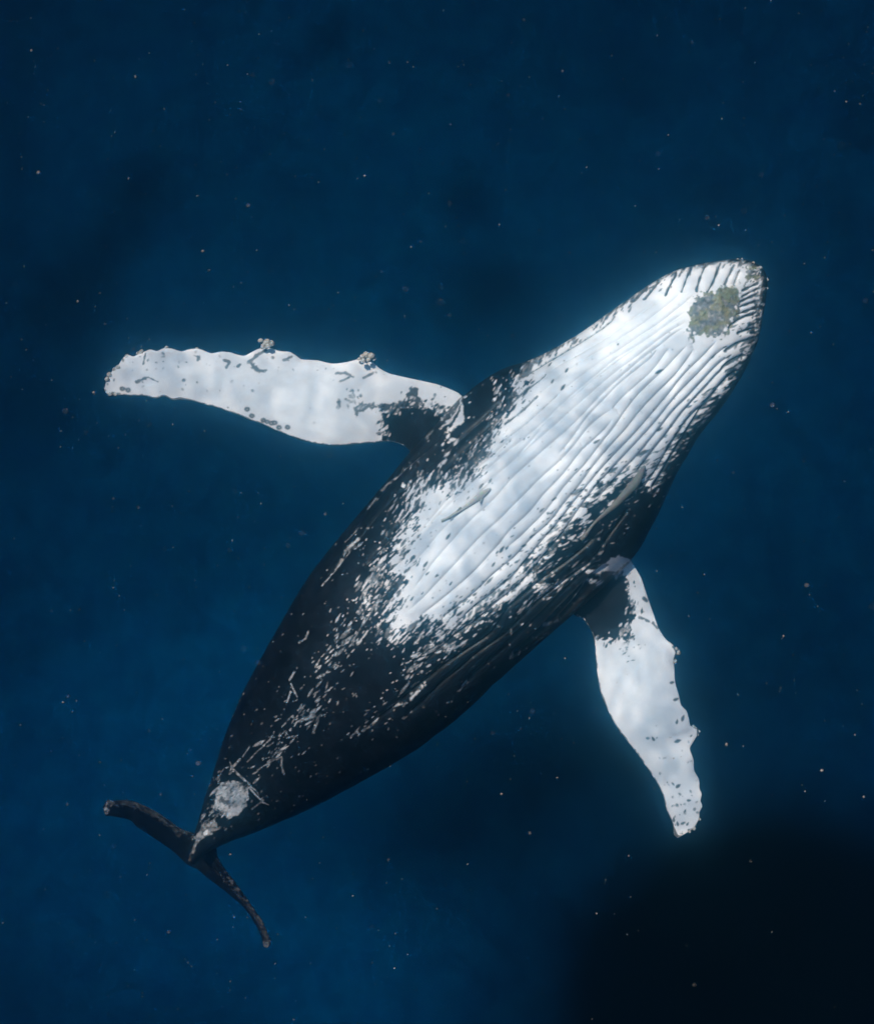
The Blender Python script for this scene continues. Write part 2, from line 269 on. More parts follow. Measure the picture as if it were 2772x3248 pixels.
# ---- grooves of the throat and belly, traced; (depth factor, dark factor, points)
A, B, D, E, F_, G_ = (2000, 800, 3.929), (1600, 1000, 3.929), (1550, 1350, 3.929), (1250, 1700, 3.929), (1550, 1700, 3.929), (1150, 2000, 3.2145)
M_, N_, H_ = (1600, 1000, 2.5257), (1200, 1400, 2.5257), (1900, 820, 3.274)
GROOVES = [
 # lower right, on dark skin
 (1.3, 0, zm(*G_, (415, 905), (640, 710), (860, 500), (1010, 390), (1170, 250), (1370, 110), (1490, 20)) + zm(*F_, (480, 960), (600, 850), (800, 680), (960, 560), (1130, 440), (1330, 300))),
 (1.3, 0, zm(*G_, (975, 630), (1080, 540), (1150, 440), (1300, 310), (1420, 210), (1520, 120), (1620, 40)) + zm(*F_, (500, 1130), (640, 1010), (740, 900), (860, 780), (980, 650), (1120, 540), (1400, 300))),
 (1.3, 0, zm(*G_, (1500, 290), (1600, 190), (1768, 40)) + zm(*F_, (720, 1110), (830, 970), (960, 860), (1080, 740), (1180, 620), (1330, 480), (1500, 370))),
 (1.0, 0, zm(*F_, (870, 1060), (930, 980), (1080, 810), (1200, 640), (1330, 480))),
 (1.3, 0, zm(*G_, (0, 1030), (170, 900), (350, 760), (500, 620), (680, 500), (860, 340), (1000, 250), (1180, 130), (1330, 30)) + zm(*F_, (200, 960), (330, 830), (500, 690), (700, 520), (900, 380), (1130, 210), (1400, -40))),
 (1.1, 0, zm(*D, (1230, 1760), (1400, 1540), (1550, 1330), (1650, 1210), (1768, 1050))),
 # white pleats, from the right flank to the left
 (1.1, .0, zm(*E, (300, 1650), (470, 1500), (640, 1350), (800, 1200)) + zm(*N_, (800, 1440), (930, 1310), (1080, 1200), (1180, 1100), (1280, 985), (1340, 900), (1440, 790), (1540, 650), (1620, 530), (1700, 420)) + zm(*M_, (758, 1340), (870, 1230), (1000, 1090), (1110, 970), (1167, 909), (1282, 772), (1398, 633), (1498, 525), (1599, 425), (1691, 325), (1768, 263), (1870, 200))),
 (1.1, .0, zm(*N_, (600, 1480), (700, 1400), (790, 1310), (900, 1230), (1010, 1150), (1100, 1070), (1180, 970), (1240, 890), (1340, 770), (1430, 670), (1520, 560), (1600, 450), (1700, 330)) + zm(*M_, (758, 1255), (850, 1150), (950, 1050), (1082, 909), (1190, 787), (1313, 641), (1390, 533), (1452, 463), (1529, 386), (1614, 317), (1668, 255), (1714, 186))),
 (1.0, .0, zm(*N_, (440, 1470), (560, 1380), (680, 1290), (820, 1170), (890, 1100), (1000, 1010), (1130, 900), (1180, 830), (1270, 740), (1360, 670), (1440, 570), (1530, 450), (1620, 350), (1700, 230)) + zm(*M_, (760, 1155), (805, 1100), (890, 1000), (981, 909), (1120, 733), (1221, 625), (1313, 533), (1375, 479), (1429, 402), (1490, 332), (1529, 286), (1525, 230))),
 (0.9, .0, zm(*N_, (1010, 860), (1110, 800), (1200, 700), (1300, 610), (1390, 500), (1460, 410), (1560, 290), (1650, 200), (1720, 110)) + zm(*M_, (755, 1052), (830, 960), (900, 880), (943, 803), (1020, 700), (1080, 620), (1190, 520), (1298, 420), (1367, 340), (1421, 286), (1468, 232))),
 (0.75, .0, zm(*N_, (300, 1430), (380, 1370), (530, 1250), (660, 1140), (790, 1030), (860, 950), (950, 850), (1000, 790), (1050, 710), (1150, 630), (1240, 540), (1310, 440), (1400, 350), (1510, 230), (1600, 110)) + zm(*M_, (640, 1050), (700, 1020), (740, 970), (830, 890), (878, 815))), (0.6, .0, zm(*M_, (860, 765), (900, 700), (980, 620), (1100, 520), (1200, 430), (1280, 310), (1320, 265))),
 (0.6, .0, zm(*N_, (220, 1380), (330, 1280), (430, 1180), (500, 1100), (640, 960), (760, 830), (850, 730), (960, 640), (1090, 500), (1180, 420), (1290, 300), (1430, 180), (1530, 80)) + zm(*M_, (590, 1003), (640, 930), (695, 865), (790, 795), (885, 740))),
 (0.55, .0, zm(*M_, (430, 1120), (530, 1000), (600, 900), (660, 810), (760, 710), (850, 620), (950, 520), (1050, 440), (1150, 360), (1225, 300), (1243, 262), (1215, 250))),
 (0.5, .0, zm(*N_, (240, 1240), (330, 1120), (430, 980), (540, 850), (660, 720), (760, 610), (870, 520), (980, 400), (1080, 280), (1200, 180), (1330, 60)) + zm(*M_, (390, 1010), (500, 920), (600, 820), (700, 710), (800, 605), (900, 520), (1000, 430), (1100, 340), (1200, 270), (1260, 230), (1350, 150), (1470, 85))),
 (0.35, .0, zm(*N_, (180, 1140), (290, 970), (380, 860), (480, 740), (590, 630), (700, 530), (830, 400), (930, 290), (1030, 200), (1150, 100)) + zm(*M_, (250, 1010), (400, 880), (520, 770), (640, 660), (760, 560), (880, 460), (1000, 370), (1130, 270), (1250, 180), (1350, 110), (1480, 40))),
 (0.3, .0, zm(*M_, (-240, 1420), (-100, 1300), (0, 1220), (120, 1110), (250, 965), (350, 845), (470, 720), (620, 590), (740, 490), (880, 390), (1020, 280), (1180, 170), (1330, 60), (1450, 0))),
 (0.35, .0, zm(*N_, (180, 900), (290, 780), (420, 650), (560, 510), (680, 400), (760, 320), (870, 220), (960, 150)) + zm(*M_, (0, 1100), (130, 1010), (260, 900), (380, 785), (500, 670), (640, 550), (760, 450), (900, 340), (1080, 230), (1250, 110)) + zm(*H_, (760, 640), (930, 540))),
 (0.4, .25, zm(*M_, (0, 1000), (180, 860), (330, 720), (440, 620))), (0.4, .0, zm(*M_, (440, 620), (560, 520), (720, 400), (860, 310), (1020, 210)) + zm(*H_, (480, 760), (640, 660), (800, 520), (930, 430), (1000, 350))),
 (0.5, .6, zm(*M_, (0, 870), (110, 790), (260, 650))), (0.45, .0, zm(*M_, (260, 650), (360, 560), (470, 460), (600, 370), (780, 270), (960, 160)) + zm(*H_, (420, 690), (600, 560), (760, 430), (860, 350))),
 (0.6, .7, zm(*M_, (0, 770), (110, 640), (220, 560), (330, 470))), (0.45, .0, zm(*M_, (330, 470), (460, 370), (620, 290), (800, 180), (950, 80)) + zm(*H_, (400, 580), (600, 450), (690, 380))),
 (0.6, .5, zm(*M_, (120, 500), (250, 420), (380, 340), (520, 260), (640, 190), (780, 100), (880, 10))),
 # right side of the throat
 (1.2, .1, zm(*M_, (740, 1490), (850, 1360), (940, 1260), (1010, 1190), (1090, 1100), (1170, 1010), (1251, 909), (1375, 749), (1483, 649), (1568, 548), (1645, 471), (1730, 379), (1800, 330))),
 (1.2, .3, zm(*M_, (1060, 1260), (1130, 1170), (1200, 1080), (1270, 990), (1336, 909), (1429, 787), (1529, 679), (1606, 594), (1660, 533), (1730, 456), (1810, 380))),
 (1.2, .5, zm(*M_, (1110, 1410), (1190, 1290), (1260, 1170), (1330, 1050), (1421, 909), (1498, 810), (1583, 733))),
 (1.4, .9, zm(*M_, (1170, 1420), (1250, 1290), (1330, 1150), (1420, 1000), (1498, 888), (1591, 733), (1683, 625), (1784, 502), (1876, 433))),
 # pleats that run out over the jaw rim
 (1.1, 0.9, zm(*A, (430, 540), (480, 420), (510, 320), (560, 260))), (1.1, 0.9, zm(*A, (630, 500), (670, 390), (690, 280), (750, 180))),
 (1.1, 0.9, zm(*A, (820, 480), (850, 370), (870, 250), (900, 180), (930, 140))), (1.1, 1.0, zm(*A, (950, 500), (1030, 400), (1060, 290), (1080, 200), (1110, 130))),
 (1.0, 0.8, zm(*A, (1170, 410), (1220, 310), (1260, 200), (1280, 160))), (1.0, 0.7, zm(*A, (1290, 410), (1330, 290), (1350, 230))),
 (1.0, 0.8, zm(*A, (160, 590), (260, 460), (340, 340))), (0.8, 0.8, zm(*A, (0, 620), (100, 540), (200, 440))),
 (1.0, 0.9, zm(*A, (1390, 480), (1480, 430), (1570, 390))), (1.0, 0.9, zm(*A, (1390, 550), (1480, 500), (1590, 450))), (1.0, 0.9, zm(*A, (1360, 620), (1450, 560), (1590, 510))),
 (1.0, 0.9, zm(*A, (1340, 690), (1440, 640), (1580, 600))), (1.0, 0.9, zm(*A, (1300, 790), (1400, 730), (1580, 690))), (1.2, 1.0, zm(*A, (1210, 960), (1280, 870), (1400, 790), (1580, 760))),
 (1.2, 1.0, zm(*A, (1330, 1010), (1420, 970), (1560, 940))), (1.1, 1.0, zm(*A, (1180, 1230), (1260, 1150), (1400, 1100), (1540, 1070))),
 (1.1, 0.9, zm(*A, (1140, 1450), (1200, 1380), (1280, 1310), (1420, 1280))),
 # short cross creases between pleats
 (0.35, 0, zm(*D, (1110, 180), (1150, 200), (1190, 270))), (0.35, 0, zm(*D, (1290, 205), (1340, 225), (1370, 255))), (0.3, 0.1, zm(*D, (1370, 260), (1440, 310))), (0.3, 0.1, zm(*D, (1450, 330), (1530, 380))),
 (0.35, 0, zm(*B, (1385, 1150), (1375, 1250), (1450, 1265))), (0.3, 0.1, zm(*B, (1020, 1255), (1070, 1320))), (0.4, 0, zm(*A, (770, 1130), (800, 1170), (800, 1240))), (0.3, 0, zm(*D, (180, 800), (205, 690))),
]
# left flank of the belly and the dark shoulder: fainter pleats
Z3 = (1000, 1100, 2.21)
GROOVES += [
 (0.8, 0, zm(*Z3, (50, 1670), (150, 1520), (300, 1350), (420, 1200), (560, 1040), (720, 900), (880, 770), (1040, 620), (1200, 480), (1330, 340))),
 (0.7, 0, zm(*Z3, (200, 1370), (360, 1130), (520, 960), (640, 830), (760, 740), (900, 600))),
 (0.7, 0, zm(*Z3, (340, 1560), (480, 1380), (620, 1180), (760, 1010), (900, 870), (1060, 720), (1220, 570), (1330, 460))),
 (0.6, 0, zm(*Z3, (560, 1560), (680, 1380), (800, 1210), (940, 1050), (1080, 900), (1240, 760), (1400, 610))),
]

def smooth_curve(P):
    Q = catmull(P, 6); n = max(4, int(np.linalg.norm(np.diff(Q, axis=0), axis=1).sum() / 11)); Q = resample(Q, n)
    for _ in range(10): Q[1:-1] = 0.25 * Q[:-2] + 0.5 * Q[1:-1] + 0.25 * Q[2:]
    return Q
def carve():
    for gi, (dep, dark, P) in enumerate(GROOVES):
        dep = 2.0 if gi < 6 else 0.22 + 1.0 * dep if len(P) > 5 else dep
        Q = smooth_curve(P); n = len(Q) - 1
        tmp = None
        Q = Q + (np.stack([value_noise(np.arange(n + 1) * 0.12, np.full(n + 1, 3.3), 5), value_noise(np.arange(n + 1) * 0.12, np.full(n + 1, 7.7), 8)], 1) - 0.5) * 2.5
        s0 = win(*Q.min(0), *Q.max(0), 46)
        dist = np.full(GX[s0].shape, 99.0, np.float32); along = np.zeros_like(dist)
        oy, ox = s0[0].start, s0[1].start
        for i in range(n):
            s = win(*Q[i], *Q[i + 1], 44)
            ly, lx = slice(s[0].start - oy, s[0].stop - oy), slice(s[1].start - ox, s[1].stop - ox)
            d, t = seg_dist(GX[s], GY[s], Q[i], Q[i + 1])
            d = d.astype(np.float32)
            if d.shape != dist[ly, lx].shape: continue
            c = d < dist[ly, lx]
            dist[ly, lx] = np.where(c, d, dist[ly, lx]); along[ly, lx] = np.where(c, (i + t) / n, along[ly, lx])
        env = smooth01(along, 0, 0.06) * (1 - smooth01(along, 0.95, 1.0))
        h = -(0.017 * np.exp(-dist / 2.8) + 0.014 * np.exp(-(dist / 10.0) ** 1.4)) * dep * env
        rel[s0] = np.minimum(rel[s0], h)
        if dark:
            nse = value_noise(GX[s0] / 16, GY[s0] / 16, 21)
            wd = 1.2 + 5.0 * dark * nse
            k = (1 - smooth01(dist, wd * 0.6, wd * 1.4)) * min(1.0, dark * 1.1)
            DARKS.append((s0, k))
DARKS = []
carve()

# ---- white skin
AX = np.array([0.717, -0.697])
def side(x, y): return (x - 1000) * -0.697 + (y - 2060) * -0.717 + 0.0   # > 0: upper left of the body's axis
BELLY = [(2104, 876), (2026, 925), (1926, 995), (1813, 1073), (1700, 1139), (1650, 1172), (1642, 1216), (1610, 1254), (1597, 1290), (1597, 1326), (1538, 1399), (1489, 1471), (1450, 1518), (1425, 1540), (1405, 1515),
         (1345, 1535), (1317, 1545), (1303, 1598), (1276, 1666), (1275, 1733), (1268, 1802), (1240, 1909), (1226, 1965), (1206, 2022), (1258, 2012), (1309, 2000), (1385, 1985), (1452, 1965), (1513, 1943), (1579, 1908), (1625, 1876),
         (1676, 1836), (1713, 1762), (1781, 1704), (1817, 1662), (1871, 1599), (1917, 1549), (1976, 1518), (2040, 1520), (2061, 1530), (2102, 1480), (2125, 1430), (2159, 1390), (2194, 1345), (2225, 1301), (2281, 1237), (2311, 1202),
         (2332, 1164), (2357, 1120), (2372, 1100), (2389, 1075), (2400, 1040), (2405, 978), (2407, 922), (2410, 870), (2405, 846), (2356, 832), (2280, 832), (2224, 840), (2142, 864)]
paint_poly(LF_LE[2:] + LF_TE[::-1][:-2], 1.0, ragged=0, soft=1.0)
paint_poly(RF_LE[2:] + RF_TE[::-1][:-2], 1.0, ragged=0, soft=1.0)
# dark roots of the flippers
Z8 = (1000, 1100, 3.536)
paint_poly(zm(*Z8, (760, 740), (860, 700), (1000, 680), (1140, 660), (1240, 660), (1340, 690), (1450, 740), (1560, 790), (1700, 520), (2100, 700), (1500, 1700), (1060, 1180), (960, 1095), (800, 1065), (770, 980), (750, 880), (785, 800)), 0.0, 9, 15, 2)
paint_poly(zm(*Z8, (690, 650), (830, 640), (980, 620), (1060, 470), (1100, 450), (1150, 470), (1150, 560), (1200, 590), (1200, 660), (1000, 690), (860, 720), (760, 730)), 0.08, 6, 10, 3)
paint_poly(zm(*Z8, (430, 700), (470, 650), (560, 640), (640, 650), (720, 660), (700, 690), (560, 690), (480, 740), (450, 790)), 0.25, 6, 9, 4)
for q in range(26):
    a, b = rng.uniform(250, 700), rng.uniform(520, 700)
    x, y = zm(*Z8, (a, b))[0]; ellipse(x, y, rng.uniform(4, 11), rng.uniform(2, 5), rng.uniform(0, 3), rng.uniform(.25, .7))
paint_poly(zm(*Z8, (1130, 560), (1100, 600), (1060, 590), (1060, 560), (1090, 545)), 0.75, 2, 8, 5)
for a, b, c in ((600, 740, 5), (820, 800, 3), (350, 500, 5)):
    pass
Z6 = (1750, 1700, 2.0717)
paint_poly(zm(*Z6, (-200, 400), (180, 520), (250, 610), (285, 668), (340, 672), (380, 688), (440, 672), (470, 660), (515, 695), (500, 640), (505, 560), (545, 525), (540, 440), (505, 420), (515, 340), (480, 265), (420, 240), (380, 215), (520, 150), (520, 60), (200, 0)), 0.0, 10, 15, 6)
for q in range(230):
    if q % 2: c0 = zm(*Z8, [(760, 740), (750, 860), (770, 980), (900, 680), (1060, 650), (1240, 650), (1400, 710), (1500, 750)][rng.integers(8)])[0]
    else: c0 = zm(*Z6, [(285, 668), (380, 688), (470, 665), (510, 660), (503, 590), (540, 500), (520, 430), (510, 330), (470, 255), (430, 235)][rng.integers(10)])[0]
    l = rng.uniform(3, 11); ellipse(c0[0] + rng.normal(0, 12), c0[1] + rng.normal(0, 12), l, l * rng.uniform(.2, .5), R(rng.uniform(20, 90)), rng.choice([.0, .02, .9, .6]))
paint_poly(zm(*Z6, (450, 610), (480, 590), (500, 610), (470, 640), (440, 650)), 0.6, 4, 9, 7)
# shoulders: pale arcs where the flippers leave the body
paint_poly(zm(*Z8, (1635, 545), (1610, 660), (1540, 780), (1380, 920), (1390, 930), (1540, 830), (1640, 640)), 0.85, 3, 8, 8)
paint_poly(zm(*Z8, (1645, 630), (1600, 780), (1540, 880), (1440, 965), (1490, 965), (1560, 920), (1670, 850), (1665, 720)), 0.92, 3, 8, 9)
for a, b, l in ((1490, 1000, 12), (1540, 1040, 14), (1500, 1070, 8), (1430, 1090, 9), (1475, 1200, 16), (1445, 1290, 14), (1730, 620, 6), (1720, 790, 6), (1680, 560, 9), (1260, 1265, 6), (1430, 1160, 5)):
    x, y = zm(*Z8, (a, b))[0]; ellipse(x, y, l * 0.9, l * 0.4, rng.uniform(.2, 1.2), 0.9)
paint_poly(zm(*Z6, (270, 265), (320, 210), (390, 150), (440, 132), (490, 150), (525, 160), (470, 195), (420, 232), (360, 232), (320, 262)), 0.88, 3, 8, 11)
for q in range(14):
    x, y = zm(*Z6, (rng.uniform(200, 320), rng.uniform(200, 320)))[0]; ellipse(x, y, rng.uniform(6, 15), rng.uniform(1.5, 3.5), R(35), 0.85)
# the belly itself, with streaked, spotted borders
sdB = poly_sd(np.asarray(BELLY), GX, GY).astype(np.float32)
near = np.abs(sdB) < 190
nx_, ny_, ns_ = GX[near].astype(float), GY[near].astype(float), sdB[near].astype(float)
def streak(an, seed, along=24.0, across=5.2):
    c, q = math.cos(R(an)), -math.sin(R(an)); p, r = nx_ * c + ny_ * q, -nx_ * q + ny_ * c
    return fbm(p / along + 300, r / across + 300, seed, 3)
wl = smooth01(side(nx_, ny_), 60, 190) ; wr = smooth01(-side(nx_, ny_), -60, 60)
tearing = np.interp(nx_, [1200, 1500, 1700, 1950, 2090, 2150, 2400], [1.0, 1.0, 1.15, 1.2, .8, .55, .45])
tearing = np.where((side(nx_, ny_) > 0) & (ny_ < 1180), .16, tearing)
tearing = np.where((nx_ > 2200) & (ny_ < 1000), .12, tearing)
st = np.where(side(nx_, ny_) > 90, streak(60, 12), np.where(nx_ > 1690, streak(34, 14), streak(46, 16)))
patchy = fbm(nx_ / 45, ny_ / 45, 18, 2)
val = ns_ + ((st - 0.5) * 165 + (patchy - 0.5) * 95) * tearing
kB = (sdB > 0).astype(np.float32); kB[near] = smooth01(val, -8, 8)
pig[:] = pig * (1 - kB) + 1.0 * kB
def sd_at(x, y):
    return sdB[min(RH - 1, max(0, int(y / 2))), min(RW - 1, max(0, int(x / 2)))]
edge = catmull(BELLY + [BELLY[0]], 14)
el = np.linalg.norm(np.diff(edge, axis=0), axis=1); ecum = np.r_[0, np.cumsum(el)]
def edge_pt(u):
    u *= ecum[-1]; i = min(len(edge) - 2, np.searchsorted(ecum, u) - 1); i = max(i, 0)
    a, b = edge[i], edge[i + 1]; f = (u - ecum[i]) / (ecum[i + 1] - ecum[i] + 1e-9)
    p = a + (b - a) * f; tdir = (b - a) / (np.linalg.norm(b - a) + 1e-9)
    return p, np.array([tdir[1], -tdir[0]])
def region(x, y):
    """dark spots inward, white flecks outward: (reach in, reach out, count in, count out, angle)"""
    if x > 2180 and y < 1000: return 8, 5, .2, .2, 70
    if x > 2090 and y > 1050: return 34, 20, 1.1, .9, 30
    if y < 1170 and x < 2180: return 12, 7, 1.2, .7, 55
    if x > 1690: return 46, 34, 1.7, 1.0, 33
    if y > 1830 and x > 1290: return 38, 40, 1.5, 1.2, 44
    if y > 1620: return 30, 40, 1.0, 1.4, 56
    return 30, 18, 1.3, 1.0, 60
flecks = []
for q in range(1700):
    p, nrm = edge_pt(rng.random())
    ri, ro, ci, co, an = region(*p)
    inward = rng.random() < 0.55
    if rng.random() > (ci if inward else co) / 1.7: continue
    d = (abs(rng.normal(0, 1.1)) if rng.random() < .9 else rng.exponential(1.5)) * (ri if inward else ro) * (1 if inward else -1)
    for sgn in (1, -1):
        x, y = p + nrm * d * sgn
        v = sd_at(x, y)
        if (v > 0) == inward: break
    else: continue
    big = math.exp(-abs(d) / (ri if inward else ro))
    l = 4.5 * math.exp(rng.normal(.25, .5)) + 7 * big * rng.random() ** 2
    flecks.append((x, y, l, l * (rng.uniform(.20, .30) if inward else rng.uniform(.13, .22)), R(an + rng.normal(0, 6)), rng.uniform(.02, .25) if inward else rng.uniform(.35, 1.0)))
for f in flecks: ellipse(*f)
for q in range(300):      # small freckles all over the white
    x, y = rng.uniform(1250, 2400), rng.uniform(850, 1980)
    if sd_at(x, y) > 10:
        l = rng.uniform(2, 4.5); ellipse(x, y, l, l * rng.uniform(.4, .8), R(rng.uniform(30, 60)), rng.uniform(.5, .85))
for x, y, l in ((1785, 1228, 13), (1797, 1172, 10), (1752, 1207, 8), (1665, 1208, 6), (1662, 1392, 6), (1590, 1745, 11), (1577, 1752, 8), (1592, 1742, 14), (1608, 1738, 9), (1617, 1764, 9), (1430, 1850, 9), (1385, 1825, 8), (1565, 1790, 10), (1350, 1790, 13), (1325, 1790, 9)):
    ellipse(x, y, l, l * .3, R(55), 0.06)
# lines of pigment lying in the grooves
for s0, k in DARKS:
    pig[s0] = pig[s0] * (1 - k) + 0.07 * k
# painted pleat sheen, then white flecks, scars and scratches down the dark flank
for dep, dark, P in GROOVES[:6]: stroke(smooth_curve(P) - np.array([2.5, 2.5]), 1.8, 0.22, broken=.42)  # pale broken lines stand for light catching the pleat ridges
def spray(cx, cy_, sx, sy, rot, n, l0, l1, an, lo, hi):
    c, s_ = math.cos(R(rot)), -math.sin(R(rot))
    for q in range(n):
        a, b = rng.normal(0, sx), rng.normal(0, sy)
        if cy_ > 2080 and rng.random() < .35: continue
        l = 1.15 * rng.uniform(l0, l1) * math.exp(rng.normal(-.2, .4))
        ellipse(cx + a * c - b * s_, cy_ + a * s_ + b * c, l, l * rng.uniform(.13, .22), R(an + rng.normal(0, 12)), rng.uniform(lo * .7, hi))
spray(1175, 1860, 75, 22, 64, 90, 4, 15, 55, .5, 1)
spray(1110, 2000, 70, 30, 55, 60, 3, 12, 52, .4, 1)
spray(1060, 2110, 80, 40, 52, 55, 3, 11, 50, .35, .95)
spray(1000, 2240, 60, 35, 48, 70, 3, 13, 46, .3, .9)
spray(930, 2300, 70, 26, 45, 60, 3, 12, 44, .25, .8)
spray(860, 2390, 60, 22, 45, 40, 3, 12, 44, .25, .8)
spray(1360, 2060, 70, 14, 38, 60, 4, 13, 42, .6, 1)
spray(1320, 2110, 60, 10, 40, 36, 4, 12, 42, .5, 1)
spray(1430, 2055, 28, 10, 40, 28, 4, 13, 42, .7, 1)
spray(1300, 2200, 60, 12, 42, 26, 4, 12, 44, .4, .95)
spray(1180, 2270, 60, 10, 42, 30, 3, 11, 40, .3, .9)
spray(1700, 1900, 55, 12, 40, 34, 4, 13, 40, .6, 1)
spray(1790, 1850, 55, 12, 40, 34, 4, 14, 38, .6, 1)
spray(1740, 1985, 80, 14, 42, 30, 3, 10, 40, .2, .5)
spray(1130, 1730, 30, 22, 60, 18, 3, 8, 55, .3, .8)
spray(1400, 1400, 40, 40, 50, 14, 3, 8, 50, .3, .9)
spray(1950, 1660, 60, 40, 50, 30, 2, 6, 40, .3, .8)
for q in range(380):    # fine pale nicks all over the dark skin
    t = rng.random(); c = np.array([640, 2640]) * (1 - t) + np.array([2050, 1650]) * t if q % 2 else np.array([640, 2600]) * (1 - t) + np.array([1480, 1330]) * t
    x, y = c + rng.normal(0, 110, 2)
    if sd_at(x, y) < -12:
        l = rng.uniform(1.5, 5); ellipse(x, y, l, l * rng.uniform(.2, .6), R(rng.normal(48, 18)), rng.uniform(.08, .45))
Z5 = (800, 1700, 1.9644); Z7 = (300, 2250, 2.5257)
for P, wd, v in [(zm(*Z5, (800, 370), (720, 510), (620, 660)), 2.2, .42), (zm(*Z5, (550, 600), (490, 690), (430, 760)), 2.4, .6), (zm(*Z5, (240, 920), (280, 1000)), 2.4, .7),
                 (zm(*Z5, (280, 820), (230, 900)), 2.6, .6), (zm(*Z5, (640, 60), (560, 150), (435, 310)), 2.4, .6), (zm(*Z5, (370, 560), (330, 640), (290, 665)), 2.4, .6),
                 (zm(*Z5, (520, 800), (540, 810), (500, 840), (465, 850), (480, 825), (520, 800)), 2.0, .6), (zm(*Z5, (240, 970), (215, 1050)), 2.6, .8), (zm(*Z5, (720, 590), (650, 690)), 2.6, .8),
                 (zm(*Z3, (760, 740), (640, 840), (500, 960), (360, 1130)), 1.8, .45), (zm(*Z3, (300, 1340), (210, 1430), (150, 1530), (50, 1670)), 2.6, .7), (zm(*Z3, (300, 1270), (210, 1370)), 2.0, .5),
                 (zm(*Z7, (1240, 300), (1190, 380)), 2.0, .6), (zm(*Z7, (1440, 180), (1410, 240), (1300, 340), (1180, 470)), 1.8, .5), (zm(*Z7, (1500, 380), (1430, 410), (1330, 470), (1260, 540)), 1.8, .45),
                 (zm(*Z7, (1500, 390), (1495, 450), (1520, 520)), 2.4, .6), (zm(*Z7, (1085, 425), (1100, 460), (1080, 515)), 2.6, .7), (zm(*Z7, (1165, 400), (1100, 470), (1190, 560), (1240, 600)), 3.0, .55),
                 (zm(*Z7, (1250, 640), (1330, 720), (1380, 690), (1340, 740), (1395, 765)), 2.2, .75), (zm(*Z7, (1250, 620), (1300, 650), (1340, 730)), 2.0, .6), (zm(*Z7, (1340, 740), (1260, 800)), 2.4, .5),
                 (zm(*Z7, (1590, 50), (1500, 140)), 2.0, .5), (zm(*Z7, (1010, 500), (985, 560)), 3.0, .55), (zm(*Z7, (1020, 590), (1000, 630)), 2.6, .6),
                 (zm(*G_, (975, 630), (1080, 540)), 2.0, .6), (zm(*G_, (415, 905), (500, 840)), 2.0, .5), (zm(*G_, (0, 1030), (90, 980), (180, 890)), 2.4, .6), (zm(*G_, (300, 800), (400, 750)), 3.0, .7),
                 (zm(*G_, (480, 710), (610, 580)), 3.6, .9), (zm(*G_, (560, 450), (690, 350)), 2.8, .8), (zm(*G_, (1500, 290), (1560, 220)), 2.0, .5), (zm(*G_, (1520, 0), (1525, 100)), 1.6, .35)]:
    stroke(P, wd, v, broken=0.35, seed=len(P))
# pale worn patch and keel near the tail
paint_poly(zm(*Z7, (1000, 620), (1090, 575), (1150, 590), (1190, 640), (1235, 610), (1240, 650), (1205, 800), (1080, 870), (1020, 840), (950, 800), (985, 700)), 0.66, 7, 12, 13)
paint_poly(zm(*Z7, (990, 640), (1060, 620), (1060, 700), (1060, 790), (980, 800), (960, 780)), 0.8, 4, 9, 14)
paint_poly(zm(*Z7, (1060, 850), (1100, 780), (1200, 790), (1160, 840), (1080, 868)), 0.85, 4, 9, 15)
paint_poly(zm(*Z7, (1010, 700), (1060, 720), (1090, 770), (1060, 770), (1010, 740)), 0.15, 4, 8, 16)
paint_poly(zm(*Z7, (870, 915), (960, 885), (1000, 950), (920, 1010), (820, 1060), (800, 1040)), 0.45, 5, 9, 17)
paint_poly(zm(*Z7, (870, 980), (915, 960), (910, 1000), (880, 1010)), 1.0, 2, 9, 18)
for q in range(34):
    x, y = zm(*Z7, (rng.uniform(960, 1230), rng.uniform(590, 860)))[0]; l = rng.uniform(4, 12); ellipse(x, y, l, l * .16, R(rng.normal(35, 14)), rng.choice([.12, .25, .95]))
stroke(zm(*Z7, (830, 1030), (800, 1120), (765, 1205)), 4, 0.4, broken=.4)
spray(660, 2590, 30, 16, 45, 50, 3, 9, 45, .2, .6)
spray(700, 2480, 40, 30, 45, 30, 3, 10, 48, .2, .7)
# flukes: worn pale leading edges and tips
for P, n in ((LK_LE[3:], 120), (RK_LE[4:], 120)):
    Q = resample(np.asarray(P, float), 200)
    for q in range(n):
        i = int(200 * rng.random() ** 0.7) % 200; x, y = Q[i]
        ox = rng.uniform(2, 22); c = np.array([560, 2800])
        dv = (c - Q[i]); dv = dv / np.linalg.norm(dv)
        ellipse(x + dv[0] * ox, y + dv[1] * ox, rng.uniform(3, 8), rng.uniform(1.2, 2.6), R(rng.uniform(20, 80) + (90 if P is not LK_LE else 0)), rng.uniform(.02, .18) * (1 - ox / 40))
spray(338, 2562, 8, 14, 0, 26, 3, 8, 60, .3, .75); spray(846, 2994, 8, 9, 0, 16, 3, 6, 60, .25, .6)
